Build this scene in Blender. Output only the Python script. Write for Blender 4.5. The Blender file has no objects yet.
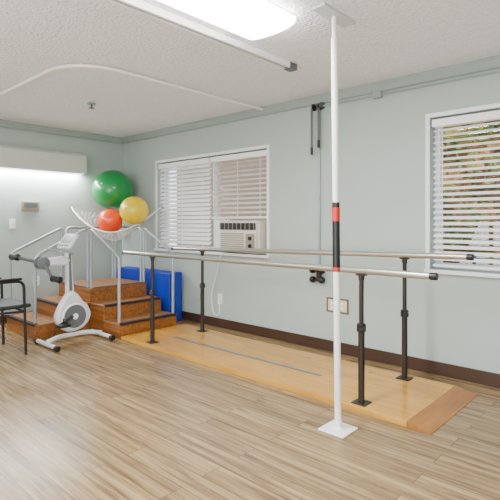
import bpy, bmesh, math, random
from mathutils import Vector, Matrix
random.seed(4)
C = bpy.context.scene.collection

# ---------------------------------------------------------------- materials
def nt(name):
    m = bpy.data.materials.new(name); m.use_nodes = True
    n = m.node_tree.nodes; l = m.node_tree.links
    return m, n, l, n["Principled BSDF"]
def lin(c):
    return tuple((x/255/12.92 if x/255 <= .04045 else ((x/255+.055)/1.055)**2.4) for x in c)+(1,)
def mat(name, c, rough=.5, metal=0, noise=0.06, scale=8, bump=0, bscale=60, coat=0, emis=0):
    m, n, l, b = nt(name)
    c = lin(c)
    tc = n.new("ShaderNodeTexCoord"); nz = n.new("ShaderNodeTexNoise")
    nz.inputs["Scale"].default_value = scale; nz.inputs["Detail"].default_value = 4
    l.new(tc.outputs["Object"], nz.inputs["Vector"])
    r = n.new("ShaderNodeValToRGB")
    r.color_ramp.elements[0].position = .3; r.color_ramp.elements[1].position = .7
    r.color_ramp.elements[0].color = tuple(max(0, x*(1-noise)) for x in c[:3])+(1,)
    r.color_ramp.elements[1].color = tuple(min(1, x*(1+noise)) for x in c[:3])+(1,)
    l.new(nz.outputs["Fac"], r.inputs[0]); l.new(r.outputs[0], b.inputs["Base Color"])
    b.inputs["Roughness"].default_value = rough; b.inputs["Metallic"].default_value = metal
    b.inputs["Coat Weight"].default_value = coat
    if emis:
        b.inputs["Emission Color"].default_value = c; b.inputs["Emission Strength"].default_value = emis
    if bump:
        n2 = n.new("ShaderNodeTexNoise"); n2.inputs["Scale"].default_value = bscale; n2.inputs["Detail"].default_value = 3
        l.new(tc.outputs["Object"], n2.inputs["Vector"])
        bp = n.new("ShaderNodeBump"); bp.inputs["Strength"].default_value = bump; bp.inputs["Distance"].default_value = .02
        l.new(n2.outputs["Fac"], bp.inputs["Height"]); l.new(bp.outputs[0], b.inputs["Normal"])
    return m
def wood(name, c1, c2, rough=.35, sx=1.5, sy=18, sz=18, coat=.2, scuff=0):
    m, n, l, b = nt(name)
    tc = n.new("ShaderNodeTexCoord"); mp = n.new("ShaderNodeMapping")
    mp.inputs["Scale"].default_value = (sx, sy, sz)
    nz = n.new("ShaderNodeTexNoise"); nz.inputs["Scale"].default_value = 1.5; nz.inputs["Detail"].default_value = 6
    nz.inputs["Distortion"].default_value = .5
    l.new(tc.outputs["Object"], mp.inputs[0]); l.new(mp.outputs[0], nz.inputs["Vector"])
    r = n.new("ShaderNodeValToRGB"); r.color_ramp.elements[0].position = .3; r.color_ramp.elements[1].position = .7
    r.color_ramp.elements[0].color = lin(c1); r.color_ramp.elements[1].color = lin(c2)
    l.new(nz.outputs["Fac"], r.inputs[0])
    out = r.outputs[0]
    if scuff:
        n3 = n.new("ShaderNodeTexNoise"); n3.inputs["Scale"].default_value = 5; n3.inputs["Detail"].default_value = 10; n3.inputs["Roughness"].default_value = .8
        l.new(tc.outputs["Object"], n3.inputs["Vector"])
        r3 = n.new("ShaderNodeValToRGB"); r3.color_ramp.elements[0].position = .54; r3.color_ramp.elements[1].position = .72
        r3.color_ramp.elements[0].color = (0, 0, 0, 1); r3.color_ramp.elements[1].color = (scuff, scuff, scuff, 1)
        l.new(n3.outputs["Fac"], r3.inputs[0])
        mx = n.new("ShaderNodeMix"); mx.data_type = 'RGBA'
        l.new(r3.outputs[0], mx.inputs["Factor"]); l.new(out, mx.inputs["A"]); mx.inputs["B"].default_value = lin((116, 78, 36))
        out = mx.outputs["Result"]
    l.new(out, b.inputs["Base Color"])
    b.inputs["Roughness"].default_value = rough; b.inputs["Coat Weight"].default_value = coat
    return m
def floor_mat():
    m, n, l, b = nt("laminate_planks")
    tc = n.new("ShaderNodeTexCoord")
    br = n.new("ShaderNodeTexBrick"); br.inputs["Scale"].default_value = 1
    br.inputs["Brick Width"].default_value = 1.22; br.inputs["Row Height"].default_value = .125
    br.inputs["Mortar Size"].default_value = .0018; br.inputs["Mortar Smooth"].default_value = .3
    br.offset = .37; br.inputs["Bias"].default_value = 0
    br.inputs["Color1"].default_value = (0, 0, 0, 1); br.inputs["Color2"].default_value = (1, 1, 1, 1)
    br.inputs["Mortar"].default_value = (.5, .5, .5, 1)
    l.new(tc.outputs["Object"], br.inputs["Vector"])
    vm = n.new("ShaderNodeVectorMath"); vm.operation = 'SCALE'; vm.inputs["Scale"].default_value = 7.3
    l.new(br.outputs["Color"], vm.inputs[0])
    va = n.new("ShaderNodeVectorMath"); va.operation = 'ADD'
    l.new(tc.outputs["Object"], va.inputs[0]); l.new(vm.outputs[0], va.inputs[1])
    mp = n.new("ShaderNodeMapping"); mp.inputs["Scale"].default_value = (.9, 21, 1)
    l.new(va.outputs[0], mp.inputs[0])
    nz = n.new("ShaderNodeTexNoise"); nz.inputs["Scale"].default_value = 1.5; nz.inputs["Detail"].default_value = 9
    nz.inputs["Roughness"].default_value = .7; nz.inputs["Distortion"].default_value = .8
    l.new(mp.outputs[0], nz.inputs["Vector"])
    r = n.new("ShaderNodeValToRGB")
    e = r.color_ramp.elements
    e[0].position = .31; e[0].color = lin((74, 56, 38))
    e[1].position = .72; e[1].color = lin((184, 160, 118))
    x = e.new(.42); x.color = lin((118, 94, 64))
    x = e.new(.54); x.color = lin((154, 128, 90))
    l.new(nz.outputs["Fac"], r.inputs[0])
    mx = n.new("ShaderNodeMix"); mx.data_type = 'RGBA'; mx.blend_type = 'MULTIPLY'; mx.inputs["Factor"].default_value = 1
    rr = n.new("ShaderNodeValToRGB"); rr.color_ramp.elements[0].color = (.80, .80, .81, 1); rr.color_ramp.elements[1].color = (1.0, 1.0, 1.0, 1)
    l.new(br.outputs["Color"], rr.inputs[0])
    l.new(r.outputs[0], mx.inputs["A"]); l.new(rr.outputs[0], mx.inputs["B"])
    m2 = n.new("ShaderNodeMix"); m2.data_type = 'RGBA'
    l.new(br.outputs["Fac"], m2.inputs["Factor"]); l.new(mx.outputs["Result"], m2.inputs["A"])
    m2.inputs["B"].default_value = lin((76, 58, 38))
    l.new(m2.outputs["Result"], b.inputs["Base Color"])
    b.inputs["Roughness"].default_value = .27
    bp = n.new("ShaderNodeBump"); bp.inputs["Strength"].default_value = .05; l.new(nz.outputs["Fac"], bp.inputs["Height"])
    l.new(bp.outputs[0], b.inputs["Normal"])
    return m

M_wall = mat("wall_paint", (170, 182, 177), .7, noise=.02, scale=2, bump=.05, bscale=120)
M_ceil = mat("popcorn_ceiling", (242, 243, 248), .9, noise=.08, scale=50, bump=1.0, bscale=50)
M_floor = floor_mat()
M_base = mat("brown_vinyl_base", (62, 40, 26), .5)
M_trimw = mat("trim_paint", (150, 162, 158), .6, noise=.02)
M_white = mat("white_enamel", (240, 240, 238), .35, noise=.02, coat=.2)
M_vinyl = mat("white_vinyl_frame", (236, 238, 242), .4, noise=.02)
M_slat = mat("white_blind_slat", (246, 247, 250), .45, noise=.01)
M_slat2 = mat("ivory_blind_slat", (214, 206, 194), .45, noise=.01)
M_black = mat("black_plastic", (12, 12, 14), .4)
M_dark = mat("dark_steel_paint", (48, 42, 38), .4, metal=.4)
M_steel = mat("brushed_stainless", (190, 188, 182), .28, metal=.85, noise=.03)
M_galv = mat("galvanized_tube", (166, 172, 176), .35, metal=.5, noise=.08)
M_ply = wood("varnished_plywood", (182, 126, 38), (210, 158, 66), .26, 1.2, 10, 10, scuff=.5)
M_ramp = wood("ramp_wood", (138, 86, 34), (172, 114, 50), .4, 10, 1.5, 10, scuff=.4)
M_stair = wood("stair_wood", (104, 58, 20), (164, 102, 44), .42, .8, 26, 26, coat=.08)
M_tread = wood("stair_tread_wood", (112, 72, 38), (152, 106, 62), .45, 1, 24, 24, coat=.05)
M_rubber = mat("dark_rubber_nosing", (36, 26, 22), .7)
M_blue = mat("blue_vinyl_mat", (8, 48, 160), .45, noise=.05)
M_green = mat("green_rubber_ball", (0, 132, 60), .3, noise=.03, coat=.3)
M_yellow = mat("yellow_rubber_ball", (228, 194, 0), .3, noise=.03, coat=.3)
M_orange = mat("orange_rubber_ball", (242, 70, 8), .3, noise=.03, coat=.3)
M_rope = mat("white_net_cord", (236, 230, 218), .7)
M_grey = mat("grey_plastic", (90, 94, 98), .45)
M_lgrey = mat("light_grey_plastic", (206, 209, 212), .4)
M_sage = mat("pale_sage_enamel", (196, 203, 196), .45, noise=.02)
M_screen = mat("grey_green_screen", (104, 116, 112), .2)
M_red = mat("red_tape", (200, 26, 12), .45)
M_beige = mat("ac_beige_grey", (208, 204, 192), .5)
M_plate = mat("beige_plate", (218, 208, 186), .45)
M_frameplate = mat("bronze_plate", (104, 88, 62), .5)
M_thermo = mat("tan_grey_plastic", (142, 134, 116), .5)
M_seat = mat("dark_vinyl", (34, 38, 38), .5, noise=.1)
M_bluestrip = mat("blue_grey_track", (86, 108, 130), .35, metal=.3)
M_lens = mat("lit_lens", (255, 253, 250), .5, emis=26.0)
M_lens2 = mat("lit_lens_soft", (255, 253, 250), .5, emis=20.0)
M_glass, n_, l_, b_ = nt("window_glass")
g1 = n_.new("ShaderNodeBsdfTransparent"); g2 = n_.new("ShaderNodeBsdfGlossy"); g2.inputs["Roughness"].default_value = .02
gm = n_.new("ShaderNodeMixShader"); gm.inputs[0].default_value = .05
l_.new(g1.outputs[0], gm.inputs[1]); l_.new(g2.outputs[0], gm.inputs[2]); l_.new(gm.outputs[0], n_["Material Output"].inputs[0])
# foliage
M_leaf, n_, l_, b_ = nt("autumn_foliage")
tc = n_.new("ShaderNodeTexCoord"); nz = n_.new("ShaderNodeTexNoise"); nz.inputs["Scale"].default_value = 2.6; nz.inputs["Detail"].default_value = 8
nz.inputs["Roughness"].default_value = .7
l_.new(tc.outputs["Object"], nz.inputs["Vector"])
r = n_.new("ShaderNodeValToRGB"); e = r.color_ramp.elements
e[0].position = .36; e[0].color = lin((34, 58, 14)); e[1].position = .70; e[1].color = lin((206, 188, 110))
for p, c in ((.43, (88, 112, 28)), (.49, (156, 146, 50)), (.535, (168, 104, 58)), (.57, (112, 70, 48)), (.62, (96, 118, 34))):
    x = e.new(p); x.color = lin(c)
l_.new(nz.outputs["Fac"], r.inputs[0]); l_.new(r.outputs[0], b_.inputs["Base Color"]); b_.inputs["Roughness"].default_value = .7
# siding
M_siding, n_, l_, b_ = nt("tan_lap_siding")
tc = n_.new("ShaderNodeTexCoord"); wv = n_.new("ShaderNodeTexWave"); wv.bands_direction = 'Z'; wv.wave_profile = 'SAW'
wv.inputs["Scale"].default_value = 1.6
l_.new(tc.outputs["Object"], wv.inputs["Vector"])
r = n_.new("ShaderNodeValToRGB"); r.color_ramp.elements[0].color = lin((60, 44, 36)); r.color_ramp.elements[1].color = lin((100, 78, 64)); r.color_ramp.elements[1].position = .3
l_.new(wv.outputs["Fac"], r.inputs[0]); l_.new(r.outputs[0], b_.inputs["Base Color"])
M_ground = mat("outside_lawn", (120, 130, 90), .9, noise=.3)

# ---------------------------------------------------------------- mesh builder
class B:
    def __init__(s): s.bm = bmesh.new(); s.mi = 0
    def _tag(s, faces):
        for f in faces: f.material_index = s.mi
    def box(s, lo, hi, rot=None, piv=None):
        lo = Vector(lo); hi = Vector(hi)
        vs = [s.bm.verts.new((x, y, z)) for x in (lo.x, hi.x) for y in (lo.y, hi.y) for z in (lo.z, hi.z)]
        if rot is not None:
            p = Vector(piv) if piv is not None else (lo+hi)/2
            for v in vs: v.co = p+rot @ (v.co-p)
        idx = [(0, 1, 3, 2), (4, 6, 7, 5), (0, 4, 5, 1), (2, 3, 7, 6), (0, 2, 6, 4), (1, 5, 7, 3)]
        s._tag([s.bm.faces.new([vs[i] for i in q]) for q in idx]); return s
    def prism(s, poly, a, b, axis='X'):
        def P(u, v, w):
            return (w, u, v) if axis == 'X' else ((u, w, v) if axis == 'Y' else (u, v, w))
        A = [s.bm.verts.new(P(u, v, a)) for u, v in poly]; Bv = [s.bm.verts.new(P(u, v, b)) for u, v in poly]
        n = len(poly); fs = [s.bm.faces.new(A[::-1]), s.bm.faces.new(Bv)]
        for i in range(n): fs.append(s.bm.faces.new([A[i], A[(i+1) % n], Bv[(i+1) % n], Bv[i]]))
        s._tag(fs); return s
    def tube(s, pts, r, seg=12, closed=False):
        pts = [Vector(p) for p in pts]; n = len(pts)
        rs = r if isinstance(r, (list, tuple)) else [r]*n
        ts = []
        for i in range(n):
            if i == 0: t = pts[1]-pts[0]
            elif i == n-1: t = pts[-1]-pts[-2]
            else: t = (pts[i]-pts[i-1]).normalized()+(pts[i+1]-pts[i]).normalized()
            ts.append(t.normalized())
        u = ts[0].orthogonal().normalized(); rings = []
        for i in range(n):
            u = (u-ts[i]*u.dot(ts[i])).normalized(); w = ts[i].cross(u)
            rings.append([s.bm.verts.new(pts[i]+(u*math.cos(2*math.pi*k/seg)+w*math.sin(2*math.pi*k/seg))*rs[i]) for k in range(seg)])
        fs = []
        for i in range(n-1):
            for k in range(seg):
                fs.append(s.bm.faces.new([rings[i][k], rings[i][(k+1) % seg], rings[i+1][(k+1) % seg], rings[i+1][k]]))
        fs.append(s.bm.faces.new(rings[0][::-1])); fs.append(s.bm.faces.new(rings[-1]))
        s._tag(fs); return s
    def lathe(s, prof, c, ax, seg=32):
        c = Vector(c); ax = Vector(ax).normalized(); u = ax.orthogonal().normalized(); w = ax.cross(u); rings = []
        for r, h in prof:
            if r < 1e-6: rings.append([s.bm.verts.new(c+ax*h)])
            else: rings.append([s.bm.verts.new(c+ax*h+(u*math.cos(2*math.pi*k/seg)+w*math.sin(2*math.pi*k/seg))*r) for k in range(seg)])
        fs = []
        for a, b in zip(rings, rings[1:]):
            for k in range(seg):
                q = [a[k % len(a)], a[(k+1) % seg % len(a)], b[(k+1) % seg % len(b)], b[k % len(b)]]
                v = []
                for x in q:
                    if x not in v: v.append(x)
                if len(v) > 2: fs.append(s.bm.faces.new(v))
        if len(rings[0]) > 1: fs.append(s.bm.faces.new(rings[0][::-1]))
        if len(rings[-1]) > 1: fs.append(s.bm.faces.new(rings[-1]))
        s._tag(fs); return s
    def done(s, name, mats, parent=None, bevel=0, smooth=True, label=None, seg=2):
        bmesh.ops.recalc_face_normals(s.bm, faces=s.bm.faces)
        me = bpy.data.meshes.new(name)
        co = [v.co for v in s.bm.verts]
        mn = Vector([min(c[i] for c in co) for i in range(3)]); mx = Vector([max(c[i] for c in co) for i in range(3)])
        ce = (mn+mx)/2
        for v in s.bm.verts: v.co -= ce
        s.bm.to_mesh(me); s.bm.free()
        for x in (mats if isinstance(mats, (list, tuple)) else [mats]): me.materials.append(x)
        if smooth:
            for p in me.polygons: p.use_smooth = True
            me.set_sharp_from_angle(angle=math.radians(35))
        o = bpy.data.objects.new(name, me); C.objects.link(o); o.location = ce
        if bevel:
            md = o.modifiers.new("bevel", 'BEVEL'); md.width = bevel; md.segments = seg; md.limit_method = 'ANGLE'; md.angle_limit = math.radians(40)
        if parent is not None: par(o, parent)
        if label: o["label"] = label
        return o
def par(o, p):
    # objects are only translated and every location is stored in world units
    o.parent = p; o.matrix_parent_inverse = Matrix.Translation(-p.location)
def thing(name, loc, label, cat, group=None):
    e = bpy.data.objects.new(name, None); e.empty_display_size = .1; C.objects.link(e); e.location = loc
    e["label"] = label; e["category"] = cat
    if group: e["group"] = group
    return e
def struct(o): o["kind"] = "structure"; return o
def top(o, label, cat, group=None):
    o["label"] = label; o["category"] = cat
    if group: o["group"] = group
    return o
def fillet(pts, rad, n=6):
    pts = [Vector(p) for p in pts]; out = [pts[0]]
    for a, b, c in zip(pts, pts[1:], pts[2:]):
        d1 = (a-b); d2 = (c-b); r = min(rad, d1.length*.45, d2.length*.45)
        p, q = b+d1.normalized()*r, b+d2.normalized()*r
        for i in range(n+1):
            t = i/n; out.append(p*(1-t)**2+b*2*t*(1-t)+q*t*t)
    out.append(pts[-1]); return out

# ---------------------------------------------------------------- room
H = 2.44; XL = -5.98; XR = 2.6; YB = 3.785; YF = -3.0; T = .18
struct(B().box((XL-.2, YF-.2, -.1), (XR+.2, YB+T, 0)).done("floor", M_floor, smooth=False))
struct(B().box((XL-.2, YF-.2, H), (XR+.2, YB+T+.25, H+.15)).done("ceiling", M_ceil, smooth=False))
W1 = (-5.13, -3.215, .87, 2.0); W2 = (-1.49, -.05, .84, 2.06)
b = B()
y0, y1 = YB, YB+T
b.box((XL-.2, y0, 0), (W1[0], y1, H)).box((W1[1], y0, 0), (W2[0], y1, H)).box((W2[1], y0, 0), (XR+.2, y1, H))
for w in (W1, W2):
    b.box((w[0], y0, 0), (w[1], y1, w[2])).box((w[0], y0, w[3]), (w[1], y1, H))
struct(b.done("wall_north", M_wall, smooth=False))
struct(B().box((XL-.2, YF-.2, 0), (XL, YB, H)).done("wall_west", M_wall, smooth=False))
struct(B().box((XR, YF-.2, 0), (XR+.2, YB, H)).done("wall_east", M_wall, smooth=False))
struct(B().box((XL, YF-.2, 0), (XR, YF, H)).done("wall_south", M_wall, smooth=False))
struct(B().box((XL, YB-.012, 0), (XR, YB, .105)).done("baseboard_north", M_base, bevel=.004))
struct(B().box((XL, YF, 0), (XL+.012, YB-.012, .105)).done("baseboard_west", M_base, bevel=.004))
struct(B().prism([(YB, H), (YB-.028, H), (YB-.028, H-.03), (YB-.012, H-.075), (YB-.02, H-.09), (YB, H-.09)], XL, XR).done("trim_1", M_trimw, smooth=False))
struct(B().prism([(XL, H), (XL+.028, H), (XL+.028, H-.03), (XL+.012, H-.075), (XL+.02, H-.09), (XL, H-.09)], YF, YB-.028, 'Y').done("trim_2", M_trimw, smooth=False))

# windows
def window(name, w, mull):
    e = bpy.data.objects.new(name, None); C.objects.link(e); e.location = ((w[0]+w[1])/2, YB, w[2]); struct(e)
    x0, x1, z0, z1 = w; f = .045; ya, yb = YB+.10, YB+.16
    b = B().box((x0, ya, z0), (x1, yb, z0+f)).box((x0, ya, z1-f), (x1, yb, z1))
    b.box((x0, ya, z0+f), (x0+f, yb, z1-f)).box((x1-f, ya, z0+f), (x1, yb, z1-f))
    for m_ in mull: b.box((m_-.03, ya, z0+f), (m_+.03, yb, z1-f))
    b.done("window_frame", M_vinyl, e, bevel=.004)
    c = .035
    b = B().box((x0-c, YB-.012, z0), (x0, YB-.0005, z1)).box((x1, YB-.012, z0), (x1+c, YB-.0005, z1)).box((x0-c, YB-.012, z1), (x1+c, YB-.0005, z1+c))
    b.done("window_casing", M_vinyl, e, bevel=.003)
    B().box((x0-c, YB-.04, z0-.03), (x1+c, YB-.0005, z0-.0005)).done("window_sill", M_vinyl, e, bevel=.004)
    B().box((x0+f, ya+.025, z0+f), (x1-f, ya+.03, z1-f)).done("window_glass", M_glass, e, smooth=False)
    return e
window("window_1", W1, [-4.12]); window("window_2", W2, [-.77])

def blind(x0, x1, z0, z1, tilt, label, pitch=.052, wand=True, hw=.025, ms=None):
    ms = ms or M_slat
    yc = YB+.045
    e = thing("window_blind", ((x0+x1)/2, yc, z0), label, "window blind", "white slatted window blinds")
    B().box((x0, yc-.04, z1-.065), (x1, yc+.03, z1-.004)).done("headrail", M_slat, e, bevel=.004)
    b = B(); z = z1-.09
    while z > z0+.04:
        prof = []
        for k in range(5):
            v = -hw+hw/2*k; h = .003*(1-(v/hw)**2)
            prof.append((v, h))
        lo = [(v, h-.0018) for v, h in prof[::-1]]
        ct, st = math.cos(math.radians(tilt)), math.sin(math.radians(tilt))
        poly = [(yc+v*ct-h*st, z+v*st+h*ct) for v, h in prof+lo]
        b.prism(poly, x0+.006, x1-.006)
        z -= pitch
    b.done("slats", ms, e, smooth=False)
    B().box((x0+.004, yc-.026, z0+.006), (x1-.004, yc+.026, z0+.026)).done("bottom_rail", M_slat, e, bevel=.003)
    n = 3 if x1-x0 > .8 else 2
    for i in range(n):
        x = x0+(x1-x0)*(.12+.76*i/(n-1))
        B().box((x-.002, yc-.030, z0+.02), (x+.002, yc-.028, z1-.05)).done("ladder_cord", M_slat, e, smooth=False)
    if wand:
        B().tube([(x0+.06, yc-.04, z1-.06), (x0+.06, yc-.042, z1-.6)], .004, 8).done("tilt_wand", M_slat, e)
    return e
blind(-5.12, -4.135, .885, 1.99, 52, "white horizontal slat blind, nearly closed, in the wide window")
blind(-4.105, -3.225, 1.255, 1.99, 26, "ivory horizontal slat blind raised above the air conditioner", ms=M_slat2)
blind(-1.48, -.785, .855, 2.05, 28, "white horizontal slat blind, half open, foliage behind it", pitch=.047)
blind(-.755, -.06, .855, 2.05, 28, "white horizontal slat blind, half open, foliage behind it", pitch=.047)

# ---------------------------------------------------------------- outside
b = B()
nx, nz_ = 90, 44
def core(x, z): return 6.0+.35*math.sin(x*2.3)*math.cos(z*2)+.12*math.sin(x*9+z*7)+.1*math.cos(z*11-x*5)
g = [[b.bm.verts.new((-4.3+7.6*i/nx, core(-4.3+7.6*i/nx, -.3+3.9*j/nz_), -.3+3.9*j/nz_)) for j in range(nz_+1)] for i in range(nx+1)]
for i in range(nx):
    for j in range(nz_): b.bm.faces.new([g[i][j], g[i+1][j], g[i+1][j+1], g[i][j+1]])
for i in range(14000):
    x = random.uniform(-4.2, 3.2); z = random.uniform(-.3, 3.5)
    y = core(x, z)-random.uniform(.0, .4)
    s = random.uniform(.03, .07)
    R = Matrix.Rotation(random.uniform(0, 6.28), 3, Vector((random.uniform(-1, 1), random.uniform(-1, 1), random.uniform(-1, 1))).normalized())
    c = Vector((x, y, z))
    vs = [b.bm.verts.new(c+R @ Vector(p)) for p in ((-s, 0, 0), (0, -s*.45, 0), (s, 0, 0), (0, s*.45, 0))]
    b.bm.faces.new(vs)
o = b.done("hedge", M_leaf, smooth=False); top(o, "dense garden hedge with yellow, brown and green leaves outside", "hedge"); o["kind"] = "stuff"
b = B().box((-9.0, 7.2, -.3), (-4.6, 7.5, 3.4))
b.prism([(7.0, 3.4), (7.7, 3.4), (7.7, 3.7)], -9.2, -4.4)
o = b.done("neighbouring_building", M_siding, smooth=False); top(o, "tan lap-sided building wall outside the window", "building")
struct(B().box((-14, YB+T, -.35), (6, 14, -.3)).done("ground", M_ground, smooth=False))

# ---------------------------------------------------------------- ceiling fittings
def fixture(x0, x1, y0, y1):
    e = thing("ceiling_light", ((x0+x1)/2, (y0+y1)/2, H), "white surface-mounted fluorescent ceiling light, switched on", "ceiling light", "fluorescent ceiling lights")
    B().box((x0+.02, y0, H-.022), (x1-.02, y1, H-.001)).done("fixture_body", M_white, e, bevel=.003)
    z = H-.0225; w = (x1-x0)/2; xc = (x0+x1)/2
    prof = [(xc-w*math.cos(a), z-.062*math.sin(a)**.45) for a in [math.pi*k/14 for k in range(15)]]
    B().prism(prof, y0, y1, 'Y').done("diffuser_lens", M_lens, e, bevel=.004)
    return e
fixture(-2.03, -1.65, .95, 2.2)
fill_fixtures = [( -4.7, -.6), (-1.9, -1.9), (1.1, .3), (.9, -2.0)]  # fixtures out of view, added to fill the room with light
for x, y in fill_fixtures: fixture(x-.19, x+.19, y-.61, y+.61)
def area(loc, sx, sy, pw, rot=(0, 0, 0), col=(.98, .985, 1)):
    l = bpy.data.lights.new("lamp_or_fill_light", 'AREA'); l.shape = 'RECTANGLE'; l.size = sx; l.size_y = sy; l.energy = pw; l.color = col
    o = bpy.data.objects.new("lamp_or_fill_light", l); C.objects.link(o); o.location = loc; o.rotation_euler = rot
    return o
area((-1.84, 1.56, H-.09), .34, 1.15, 46)
for x, y in fill_fixtures: area((x, y, H-.09), .34, 1.15, 42)
area((-.8, -1.9, .8), 4.5, 1.6, 210, (math.radians(147), 0, 0), (.95, .975, 1))  # added fill: unseen light behind the camera, aimed up to whiten the ceiling

# straight ceiling track
e = thing("ceiling_track", (-2.215, 1.2, H), "white straight ceiling rail with open end beside the light", "ceiling track")
b = B().box((-2.245, -1.2, H-.012), (-2.185, 2.92, H-.001)).box((-2.245, -1.2, H-.04), (-2.238, 2.92, H-.012)).box((-2.192, -1.2, H-.04), (-2.185, 2.92, H-.012))
b.box((-2.245, -1.2, H-.045), (-2.226, 2.92, H-.04)).box((-2.204, -1.2, H-.045), (-2.185, 2.92, H-.04))
b.done("rail", M_white, e, bevel=.001)
B().box((-2.25, 2.84, H-.05), (-2.18, 2.925, H-.002)).done("end_stop", M_grey, e, bevel=.004)
# curved curtain track
zt_ = H-.03
pts = fillet([(-3.26, 3.755, zt_), (-3.26, 1.66, zt_), (-5.955, 1.66, zt_)], .42, 14)
e = thing("curtain_track", (-3.6, 2.2, H), "white ceiling curtain track bending around a corner", "curtain track")
B().tube(pts, .014, 8).done("rail", M_white, e)
for p in ((-3.26, 3.3), (-3.26, 2.6), (-3.385, 1.78), (-4.2, 1.66), (-5.2, 1.66)): B().tube([(p[0], p[1], H-.001), (p[0], p[1], zt_)], .009, 8).done("hanger", M_white, e)
e = thing("sprinkler_head", (-4.45, 2.46, H), "small chrome fire sprinkler on the textured ceiling", "sprinkler")
B().lathe([(.001, 0), (.045, 0), (.04, .012), (.02, .016), (.001, .016)], (-4.45, 2.46, H-.0165), (0, 0, 1), 20).done("escutcheon", M_steel, e)
B().tube([(-4.45, 2.46, H-.016), (-4.45, 2.46, H-.05)], .01, 10).lathe([(.001, 0), (.03, 0), (.03, .004), (.001, .004)], (-4.45, 2.46, H-.055), (0, 0, 1), 16).done("deflector", M_grey, e)

# ---------------------------------------------------------------- floor to ceiling pole
px, py = -1.48, 2.383
e = thing("transfer_pole", (px, py, 0), "white floor-to-ceiling grab pole with black and red grip", "grab pole")
tp = Vector((px-.018, py-.014, 2.40)); bt = Vector((px, py, .012))
P = lambda z: bt+(tp-bt)*((z-.012)/(2.40-.012))
B().tube([bt, P(2.30)], .0195, 20).done("pole", M_white, e)
B().tube([P(2.25), P(2.425)], .014, 16).done("upper_screw", M_white, e)
B().tube([P(.93), P(1.335)], .0222, 20).done("grip_sleeve", M_black, e)
B().tube([P(1.225), P(1.305)], .0229, 20).done("red_band", M_red, e, label="red tape band")
B().tube([P(.935), P(.955)], .0229, 20).done("red_band", M_red, e, label="narrow red tape band")
B().box((px-.085, py-.085, 0.0005), (px+.085, py+.085, .012)).done("base_plate", M_white, e, bevel=.004)
B().lathe([(.036, 0), (.036, .006), (.026, .012), (.024, .04), (.019, .045)], (px, py, .012), (0, 0, 1), 24).done("base_collar", M_white, e)
B().box((tp.x-.045, tp.y-.17, 2.422), (tp.x+.045, tp.y+.17, H-.001)).done("ceiling_plate", M_lgrey, e, bevel=.004)

# ---------------------------------------------------------------- parallel bars
PH = .035
e = thing("parallel_bars", (-2.6, 3.06, 0), "steel parallel walking bars on a varnished plywood platform", "parallel bars")
PX0, PX1 = -4.27, -1.20
B().box((PX0, 2.69, .0005), (PX1, 3.52, PH)).done("platform", M_ply, e, bevel=.002)
B().prism([(PX1+.001, .0005), (PX1+.001, PH), (PX1+.006, PH), (-1.05, .004), (-1.05, .0005)], 2.69, 3.52, 'Y').done("ramp", M_ramp, e, smooth=False)
B().box((-3.86, 3.03, PH), (-2.05, 3.056, PH+.003)).done("track_strip", M_bluestrip, e, label="blue-grey metal strip")
for x in (-3.6, -3.0, -2.4, -1.8):
    for y in (2.9, 3.2, 3.38): B().lathe([(.0001, 0), (.011, 0), (.011, .0015), (.0001, .0015)], (x, y, PH), (0, 0, 1), 12).done("bolt_cap", M_grey, e)
YN, YR = 2.765, 3.42
def zr(x): return .915+(x+4.3)*(.978-.915)/(4.3-1.05)
def rail(y, z0, z1):
    x0, x1 = -4.32, -1.09
    o = B().tube([(x0, y, z0), (x1, y, z1)], .021, 20).done("handrail", M_steel, e, label="stainless steel handrail")
    B().tube([(x0-.03, y, z0), (x0, y, z0)], .0225, 20).done("end_cap", M_black, o, bevel=.004, label="black rubber end cap")
    B().tube([(x1, y, z1), (x1+.045, y, z1)], .0225, 20).done("end_cap", M_black, o, bevel=.004, label="black rubber end cap")
rail(YN, .90, .90); rail(YR, zr(-4.34), zr(-1.09))
def post(x, y, zt):
    p = B().tube([(x, y, PH+.006), (x, y, .52)], .021, 16).done("upright_post", M_dark, e)
    B().tube([(x, y, .5), (x, y, zt-.03)], .0155, 16).done("inner_tube", M_dark, p)
    B().box((x-.05, y-.05, PH+.0003), (x+.05, y+.05, PH+.007)).done("base_plate", M_dark, p, bevel=.002)
    B().lathe([(.022, 0), (.03, .004), (.03, .05), (.022, .056)], (x, y, .50), (0, 0, 1), 20).done("height_collar", M_black, p)
    s = -1
    B().lathe([(.006, 0), (.006, .03), (.02, .032), (.022, .045), (.018, .055), (.001, .056)], (x, y, .527), (.6, s*.8, 0), 16).done("locking_knob", M_black, p)
    B().lathe([(.016, 0), (.02, .01), (.02, .03), (.012, .034)], (x, y, zt-.064), (0, 0, 1), 16).box((x-.035, y-.012, zt-.032), (x+.035, y+.012, zt-.019)).done("saddle_bracket", M_dark, p)
for x in (-3.83, -1.54):
    post(x, YN, .90); post(x, YR, zr(x))

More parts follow.
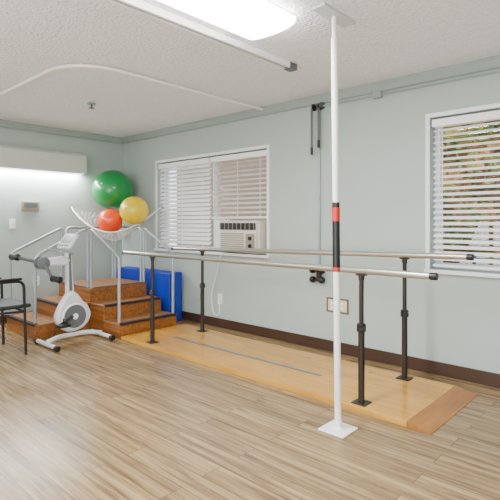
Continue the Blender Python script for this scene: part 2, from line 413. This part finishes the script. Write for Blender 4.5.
# ---------------------------------------------------------------- training stairs
e = thing("training_stairs", (-5.0, 3.0, 0), "wooden corner exercise stairs with galvanized tube handrails", "exercise stairs")
r1 = .157
def step(x0, x1, y0, y1, z, nose):
    o = B().box((x0, y0, .0005), (x1, y1, z-.022)).done("step_box", M_stair, e, bevel=.003)
    B().box((x0-.004, y0-.004, z-.0215), (x1+.004, y1+.004, z)).done("tread", M_tread, o, bevel=.003)
    b = B()
    if nose == 'X': b.box((x1-.04, y0+.01, z+.0003), (x1+.008, y1-.01, z+.004)).box((x1+.0045, y0+.01, z-.02), (x1+.008, y1-.01, z+.0003))
    elif nose == 'Y': b.box((x0+.01, y0-.008, z+.0003), (x1-.01, y0+.04, z+.004)).box((x0+.01, y0-.008, z-.02), (x1-.01, y0-.0045, z+.0003))
    else: b.box((x1-.04, y0+.05, z+.0003), (x1+.008, y1-.01, z+.004)).box((x0+.01, y0-.008, z+.0003), (x1-.05, y0+.04, z+.004))
    b.done("rubber_nosing", M_rubber, o)
SX0, SXc, SY0, SY1 = -5.66, -4.9, 2.69, 3.45
step(SX0, SXc, SY0, SY1, 3*r1, 'XY')
step(SXc+.009, -4.605, SY0, SY1, 2*r1, 'X'); step(-4.596, -4.31, SY0, SY1, r1, 'X')
step(SX0, SXc, 2.39, SY0-.009, 2*r1, 'Y'); step(SX0, SXc, 2.08, 2.381, r1, 'Y')
def hr(pts): B().tube(fillet(pts, .06), .0165, 14).done("handrail", M_galv, e, label="galvanized bent tube handrail")
o = .025; zt = 3*r1
hr([(SXc-o, SY0+o, zt), (SXc-o, SY0+o, 1.15), (-4.345, SY0+o, .85), (-4.345, SY0+o, r1)])
hr([(SXc-o, SY1-o, zt), (SXc-o, SY1-o, 1.15), (-4.345, SY1-o, .86), (-4.345, SY1-o, r1)])
hr([(SX0+o, SY0+o, zt), (SX0+o, SY0+o, 1.15), (SX0+o, 2.11, .86), (SX0+o, 2.11, r1)])
hr([(SXc-o-.05, SY0+o-.01, zt), (SXc-o-.05, SY0+o-.01, 1.15), (SXc-o-.05, 2.11, .86), (SXc-o-.05, 2.11, r1)])
hr([(SX0+o, SY0+o+.06, zt), (SX0+o, SY0+o+.06, 1.15), (SX0+o, SY1-o, 1.15), (SX0+o, SY1-o, zt)])
hr([(SX0+o+.06, SY1-o, zt), (SX0+o+.06, SY1-o, 1.15), (SXc-o-.06, SY1-o, 1.15), (SXc-o-.06, SY1-o, zt)])

# blue folded mat behind the stairs
e = thing("gym_mat", (-5.1, 3.62, 0), "blue vinyl folding gym mat standing between stairs and wall", "gym mat")
for i, (a, c) in enumerate(((3.53, 3.628), (3.631, 3.729))):
    B().box((-5.72, a, .001), (-4.55, c, .60)).done("mat_panel", M_blue, e, bevel=.012, seg=3)

# ---------------------------------------------------------------- balls and sling
def ball(c, r, m, label):
    b = B(); n = 28
    prof = []
    for i in range(n+1):
        a = -math.pi/2+math.pi*i/n; rr = r*math.cos(a)
        prof.append((rr if 0 < i < n else 0, r*math.sin(a)))
    b.lathe(prof, c, (.25, .1, 1), 48)
    o = b.done("exercise_ball", m)
    for p in o.data.polygons: p.use_smooth = True
    top(o, label, "exercise ball", "inflatable exercise balls")
    B().lathe([(.0001, 0), (.012, 0), (.010, .004), (.0001, .005)], Vector(c)+Vector((.4, -.85, .25)).normalized()*r*.992, Vector((.4, -.85, .25)), 12).done("valve_plug", M_white, o)
ball((-5.655, 3.435, 1.652), .268, M_green, "large green exercise ball resting in the corner net")
ball((-5.14, 3.43, 1.365), .182, M_yellow, "yellow exercise ball in the net against the wall")
ball((-5.447, 3.27, 1.232), .16, M_orange, "small orange exercise ball lowest in the net")
A = Vector((XL+.02, 3.0, 1.42)); D = Vector((-5.02, YB-.02, 1.42)); K = Vector((XL+.03, YB-.03, 1.30))
def net(u, v):
    f = A.lerp(D, u); s = math.sin(math.pi*u)
    f = f+Vector((.20, -.20, 0))*s**.8; f.z -= .33*s**.9
    p = f.lerp(K, v); p.z -= .20*math.sin(math.pi*min(1, v*1.1))**.7*s**.8
    return p
e = thing("ball_net", (-5.6, 3.4, 1.0), "white cord corner net holding three exercise balls", "ball net")
b = B(); N = 22
for k in range(-N, N+1):
    for sgn in (1, -1):
        ps = []
        for i in range(25):
            v = i/24*.98; u = k/N+sgn*v*.6
            if 0.0 <= u <= 1: ps.append(net(u, v))
        if len(ps) > 2: b.tube(ps, .0018, 4)
b.done("netting", M_rope, e, smooth=False)
B().tube([net(i/32, 0) for i in range(33)], .0085, 10).done("front_rope", M_rope, e)
for q, ax in ((A, (1, 0, 0)), (D, (0, -1, 0))):
    base = Vector((XL+.0005, q.y, q.z)) if ax[0] else Vector((q.x, YB-.0005, q.z))
    B().lathe([(.022, 0), (.022, .006), (.006, .01), (.006, .03), (.012, .032), (.001, .038)], base, ax, 14).done("wall_hook", M_steel, e)

# ---------------------------------------------------------------- exercise cycle
bx = -4.53
e = thing("exercise_bike", (bx, 2.32, 0), "white and grey seated ergometer with hand and foot cranks", "exercise bike")
for y in (2.03, 2.61):
    o = B().tube([(bx-.2, y, .035), (bx+.2, y, .035)], .02, 14).done("stabilizer_foot", M_lgrey, e)
    for s in (-1, 1): B().tube([(bx+s*.195, y, .03), (bx+s*.24, y, .03)], .029, 14).done("rubber_end", M_black, o, bevel=.006)
B().tube(fillet([(bx, 2.03, .05), (bx, 2.15, .085), (bx, 2.45, .085), (bx, 2.61, .05)], .08), .023, 14).done("base_beam", M_lgrey, e)
HY, HZ, HR = 2.28, .285, .165
def outline(n=44):
    pts = []
    for i in range(n):
        a = 2*math.pi*i/n
        y = math.cos(a)*HR; z = math.sin(a)*HR
        if z > 0: z *= 1.45; y *= 1-.4*math.sin(a)
        if y > 0 and z < .1: y *= 1.2
        pts.append((HY+y, HZ+z))
    return pts
B().prism(outline(), bx-.045, bx+.045).done("flywheel_housing", M_lgrey, e, bevel=.018, seg=3)
fc = (bx+.045, HY+.015, HZ-.01)
B().lathe([(.001, 0), (.130, 0), (.125, .012), (.097, .014), (.092, .004), (.034, .004), (.03, .018), (.001, .02)], fc, (1, 0, 0), 36).done("side_cover", M_white, e)
B().lathe([(.099, .0135), (.116, .0135), (.116, .017), (.099, .017)], fc, (1, 0, 0), 36).done("trim_ring", M_grey, e)
for k in range(5):
    a = 2*math.pi*k/5+.3; ca, sa = math.cos(a), math.sin(a)
    B().tube([(fc[0]+.009, fc[1]+ca*.034, fc[2]+sa*.034), (fc[0]+.009, fc[1]+ca*.092, fc[2]+sa*.092)], .008, 8).done("wheel_spoke", M_grey, e)
for s, dz, dy in ((1, -.06, -.13), (-1, .06, .13)):
    x = bx+s*.09
    o = B().tube([(bx+s*.045, HY-.03, .28), (x, HY-.03, .28)], .014, 12).tube([(x, HY-.03, .28), (x, HY-.03+dy, .28+dz)], .012, 10).done("foot_crank", M_dark, e)
    yy, zz = HY-.03+dy, .28+dz
    B().box((min(x+s*.01, x+s*.11), yy-.05, zz-.012), (max(x+s*.01, x+s*.11), yy+.06, zz+.012)).done("pedal", M_black, o, bevel=.004)
    B().tube([(x+s*.02, yy+.03, zz+.012), (x+s*.03, yy+.02, zz+.06), (x+s*.09, yy+.02, zz+.06), (x+s*.1, yy+.03, zz+.012)], .007, 8).done("pedal_strap", M_black, o)
B().prism([(2.225, .46), (2.305, .46), (2.275, .93), (2.222, .95)], bx-.026, bx+.026).done("column", M_lgrey, e, bevel=.012, seg=3)
B().prism([(2.248, .53), (2.278, .53), (2.262, .9), (2.240, .9)], bx+.0265, bx+.03).done("column_stripe", M_grey, e)
B().prism([(2.26, .845), (2.23, .79), (2.02, .795), (1.96, .80), (1.96, .85), (2.02, .865), (2.2, .88)], bx-.034, bx+.034).done("crank_arm_housing", M_lgrey, e, bevel=.013, seg=3)
for s, dy, dz in ((1, .07, -.15), (-1, -.19, .06)):
    x = bx+s*.055
    o = B().lathe([(.001, 0), (.06, 0), (.06, .014), (.02, .022), (.001, .022)], (bx+s*.034, 1.985, .825), (s, 0, 0), 24).done("hand_crank", M_grey, e)
    B().tube([(x, 1.985, .825), (x+s*.02, 1.985+dy, .825+dz)], .015, 12).done("crank_arm", M_grey, o)
    B().tube([(x+s*.01, 1.985+dy, .825+dz), (x+s*.03, 1.985+dy, .825+dz), (x+s*.07, 1.985+dy, .825+dz), (x+s*.17, 1.985+dy, .825+dz), (x+s*.185, 1.985+dy, .825+dz)], [.018, .033, .026, .033, .02], 16).done("hand_grip", M_black, o)
R = Matrix.Rotation(math.radians(-34), 3, 'X')
cc = (bx, 2.24, 1.02)
o = B().box((bx-.125, 2.225, .94), (bx+.125, 2.262, 1.115), R, cc).done("console", M_lgrey, e, bevel=.013, seg=3)
B().box((bx-.095, 2.2215, 1.0), (bx+.095, 2.2255, 1.09), R, cc).done("display_screen", M_screen, o)
for i in range(4): B().box((bx-.088+i*.05, 2.2215, .96), (bx-.058+i*.05, 2.2255, .98), R, cc).done("console_button", M_grey, o)
B().tube(fillet([(bx-.15, 2.10, .95), (bx-.15, 2.25, .91), (bx+.15, 2.25, .91), (bx+.15, 2.10, .95)], .06), .011, 12).done("fixed_handle", M_galv, e)

# ---------------------------------------------------------------- chair (faces the cycle)
e = thing("armchair", (-4.72, 1.55, 0), "black metal armchair with thin dark vinyl seat", "chair")
cx0, cx1, cy0, cy1 = -4.98, -4.44, 1.27, 1.80
for x in (cx0, cx1):
    B().tube(fillet([(x, cy1, .001), (x, cy1-.02, .68), (x, cy0+.02, .68), (x, cy0, .66)], .07), .0125, 12).done("front_leg", M_black, e)
    B().tube(fillet([(x, cy0-.07, .001), (x, cy0, .45), (x, cy0-.06, .88)], .1), .0125, 12).done("rear_leg", M_black, e)
    B().box((x-.025, cy0+.08, .69), (x+.025, cy1-.04, .712)).done("armrest", M_black, e, bevel=.009, seg=3)
B().tube([(cx0, cy1-.012, .40), (cx1, cy1-.012, .40)], .0105, 10).tube([(cx0, cy0, .42), (cx1, cy0, .42)], .0105, 10).tube([(cx0, cy0, .42), (cx0, cy1-.012, .40)], .0105, 10).tube([(cx1, cy0, .42), (cx1, cy1-.012, .40)], .0105, 10).done("seat_rail", M_black, e)
B().box((cx0+.02, cy0+.02, .425), (cx1-.02, cy1+.06, .465)).done("seat", M_seat, e, bevel=.016, seg=4)
B().box((cx0+.015, cy0-.065, .6), (cx1-.015, cy0-.02, .9), Matrix.Rotation(math.radians(8), 3, 'X')).done("backrest", M_seat, e, bevel=.018, seg=4)

# ---------------------------------------------------------------- air conditioner
ax0, ax1, az0, az1 = -3.86, -3.26, .885, 1.235
e = thing("window_air_conditioner", ((ax0+ax1)/2, YB, az0), "beige-grey window air conditioner under the raised blind", "air conditioner")
fy = YB-.08
B().box((ax0, fy, az0), (ax1, YB+.12, az1)).done("cabinet", M_beige, e, bevel=.012, seg=3)
B().box((ax0+.02, fy-.02, az0+.015), (ax1-.02, fy-.0005, az1-.015)).done("front_panel", M_beige, e, bevel=.01, seg=3)
o = B().box((ax0+.03, fy-.026, az1-.10), (ax1-.03, fy-.0205, az1-.025)).done("air_outlet", M_black, e)
for i in range(9):
    x = ax0+.05+i*(ax1-ax0-.1)/8; B().box((x-.004, fy-.031, az1-.098), (x+.004, fy-.0265, az1-.027)).done("outlet_vane", M_thermo, o)
b = B()
for i in range(8):
    z = az0+.04+i*.023; b.box((ax0+.05, fy-.025, z), (ax1-.2, fy-.0205, z+.011))
b.done("intake_grille", M_thermo, e)
B().box((ax1-.17, fy-.024, az0+.035), (ax1-.045, fy-.0205, az0+.21)).done("control_panel", M_thermo, e)
for i in (0, 1): B().lathe([(.022, 0), (.02, .014), (.001, .015)], (ax1-.107, fy-.0245, az0+.08+i*.08), (0, -1, 0), 18).done("control_knob", M_black, e)
B().box((-4.09, YB+.06, .875), (ax0-.002, YB+.09, 1.25)).done("side_filler_panel", M_vinyl, e)
B().tube(fillet([(-3.82, fy+.04, .90), (-3.88, YB-.05, .82), (-3.97, YB-.02, .6), (-4.06, YB-.02, .38), (-4.02, YB-.03, .16), (-3.93, YB-.03, .13), (-3.9, YB-.03, .22), (-3.93, YB-.03, .31)], .12), .006, 8).done("power_cord", M_white, e)
def outlet(x, z, w, h, name, m, label, cat, sockets=1):
    e = thing(name, (x, YB, z), label, cat)
    B().box((x-w/2, YB-.008, z-h/2), (x+w/2, YB-.0005, z+h/2)).done("cover_plate", m, e, bevel=.003)
    for i in range(sockets):
        xx = x+(i-(sockets-1)/2)*w/sockets
        for dz in (.02, -.02):
            B().box((xx-.016, YB-.0105, z+dz-.013), (xx+.016, YB-.0083, z+dz+.013)).done("socket", M_plate if m is not M_plate else M_white, e, bevel=.001)
    return e
outlet(-3.93, .33, .075, .12, "power_outlet", M_white, "white wall outlet with the air conditioner cord", "power outlet")
e = outlet(-2.355, .44, .20, .105, "power_outlet", M_plate, "beige wall outlet plate with bronze surround", "power outlet", 2)
B().box((-2.355-.12, YB-.004, .44-.07), (-2.355+.12, YB-.0003, .44+.07)).done("surround", M_frameplate, e, bevel=.001)

# wall pulley
X = -2.55
e = thing("wall_pulley", (X, YB, 1.5), "wall-mounted exercise pulley with two grey tracks and dark straps", "exercise pulley")
B().box((X-.055, YB-.02, 2.30), (X+.055, YB-.0005, 2.36)).box((X-.05, YB-.075, 2.31), (X-.04, YB-.02, 2.35)).box((X+.04, YB-.075, 2.31), (X+.05, YB-.02, 2.35)).done("upper_bracket", M_grey, e, bevel=.002)
for s in (-1, 1):
    B().lathe([(.03, 0), (.03, .004), (.022, .007), (.03, .010), (.03, .014), (.001, .014)], (X+s*.035-.007, YB-.055, 2.31), (1, 0, 0), 20).done("pulley_wheel", M_dark, e)
B().box((X-.01, YB-.022, .80), (X+.010, YB-.0005, 2.30)).done("wall_track", M_galv, e, bevel=.003)
B().box((X+.026, YB-.083, 1.99), (X+.046, YB-.077, 2.30)).done("strap", M_grey, e)
B().box((X-.052, YB-.083, 1.93), (X-.032, YB-.077, 2.30)).done("strap", M_grey, e)
for q, z in ((.036, 1.99), (-.042, 1.93)): B().tube([(X+q, YB-.08, z), (X+q, YB-.08, z-.07)], .013, 12).done("strap_handle", M_black, e)
for z in (.67, .76):
    o = B().tube([(X-.06, YB-.05, z), (X+.06, YB-.05, z)], .010, 12).done("lower_roller_axle", M_dark, e)
    for q in (-.075, .03): B().lathe([(.001, 0), (.026, .002), (.032, .015), (.032, .03), (.026, .043), (.001, .045)], (X+q, YB-.05, z), (1, 0, 0), 20).done("roller", M_black, o)
B().box((X-.02, YB-.04, .65), (X+.02, YB-.0005, .80)).done("lower_bracket", M_dark, e, bevel=.004)

# conduit
e = thing("wall_conduit", (-.6, YB, 2.32), "painted electrical conduit under the crown trim", "conduit")
B().tube([(-2.5, YB-.014, 2.325), (XR-.01, YB-.014, 2.325)], .009, 10).done("pipe", M_trimw, e)
B().box((-1.98, YB-.045, 2.295), (-1.90, YB-.0005, 2.355)).done("junction_box", M_trimw, e, bevel=.003)

# ---------------------------------------------------------------- west wall items
e = thing("wall_light", (XL, 2.4, 1.99), "long pale wall-mounted fluorescent light, lit underneath", "wall light")
lx = XL+.13
B().prism([(XL+.0005, 2.13), (XL+.09, 2.13), (lx, 2.09), (lx, 1.86), (lx-.012, 1.86), (lx-.012, 2.08), (XL+.085, 2.118), (XL+.0005, 2.118)], 1.75, 3.16, 'Y').done("housing", M_sage, e, smooth=False)
for yy in (3.148, 1.751): B().box((XL+.0005, yy, 1.862), (lx-.013, yy+.011, 2.116)).done("end_cap", M_sage, e)
B().box((XL+.02, 1.78, 1.872), (lx-.02, 3.13, 1.9)).done("diffuser", M_lens2, e, bevel=.004)
area((XL+.065, 2.46, 1.86), .08, 1.3, 44)
e = thing("thermostat", (XL, 2.47, 1.42), "tan-grey wall thermostat under the wall light", "thermostat")
B().box((XL+.0005, 2.36, 1.355), (XL+.03, 2.58, 1.48)).done("thermostat_case", M_thermo, e, bevel=.006)
B().box((XL+.0305, 2.39, 1.40), (XL+.034, 2.55, 1.455)).done("thermostat_dial_window", M_grey, e)
e = thing("light_switch", (XL, 2.26, 1.2), "white wall switch plate beside the handrail", "light switch")
B().box((XL+.0005, 2.225, 1.14), (XL+.008, 2.295, 1.255)).done("cover_plate", M_white, e, bevel=.003)
B().box((XL+.0085, 2.252, 1.185), (XL+.018, 2.268, 1.21)).done("toggle", M_plate, e, bevel=.002)
e = thing("power_outlet", (XL, 2.55, .48), "white wall outlet plate near the stairs", "power outlet")
B().box((XL+.0005, 2.51, .42), (XL+.008, 2.59, .54)).done("cover_plate", M_white, e, bevel=.003)
for zz in (.495, .44): B().box((XL+.0083, 2.535, zz), (XL+.0105, 2.565, zz+.025)).done("socket", M_plate, e)

# ---------------------------------------------------------------- world, sun, camera
w = bpy.data.worlds.new("sky"); bpy.context.scene.world = w; w.use_nodes = True
bg = w.node_tree.nodes["Background"]; bg.inputs[0].default_value = (.86, .93, 1, 1); bg.inputs[1].default_value = 3.4
s = bpy.data.lights.new("sun", 'SUN'); s.energy = 6; s.angle = .02; s.color = (1, .96, .88)
so = bpy.data.objects.new("sun", s); C.objects.link(so); so.rotation_euler = (math.radians(42), 0, math.radians(-14))
cam = bpy.data.cameras.new("camera"); co = bpy.data.objects.new("camera", cam); C.objects.link(co)
co.location = (0, 0, 1.22); co.rotation_euler = (math.radians(90), 0, math.radians(42.45))
cam.sensor_width = 36; cam.lens = 36*470/500; cam.shift_y = -28/500; cam.clip_start = .05
bpy.context.scene.camera = co
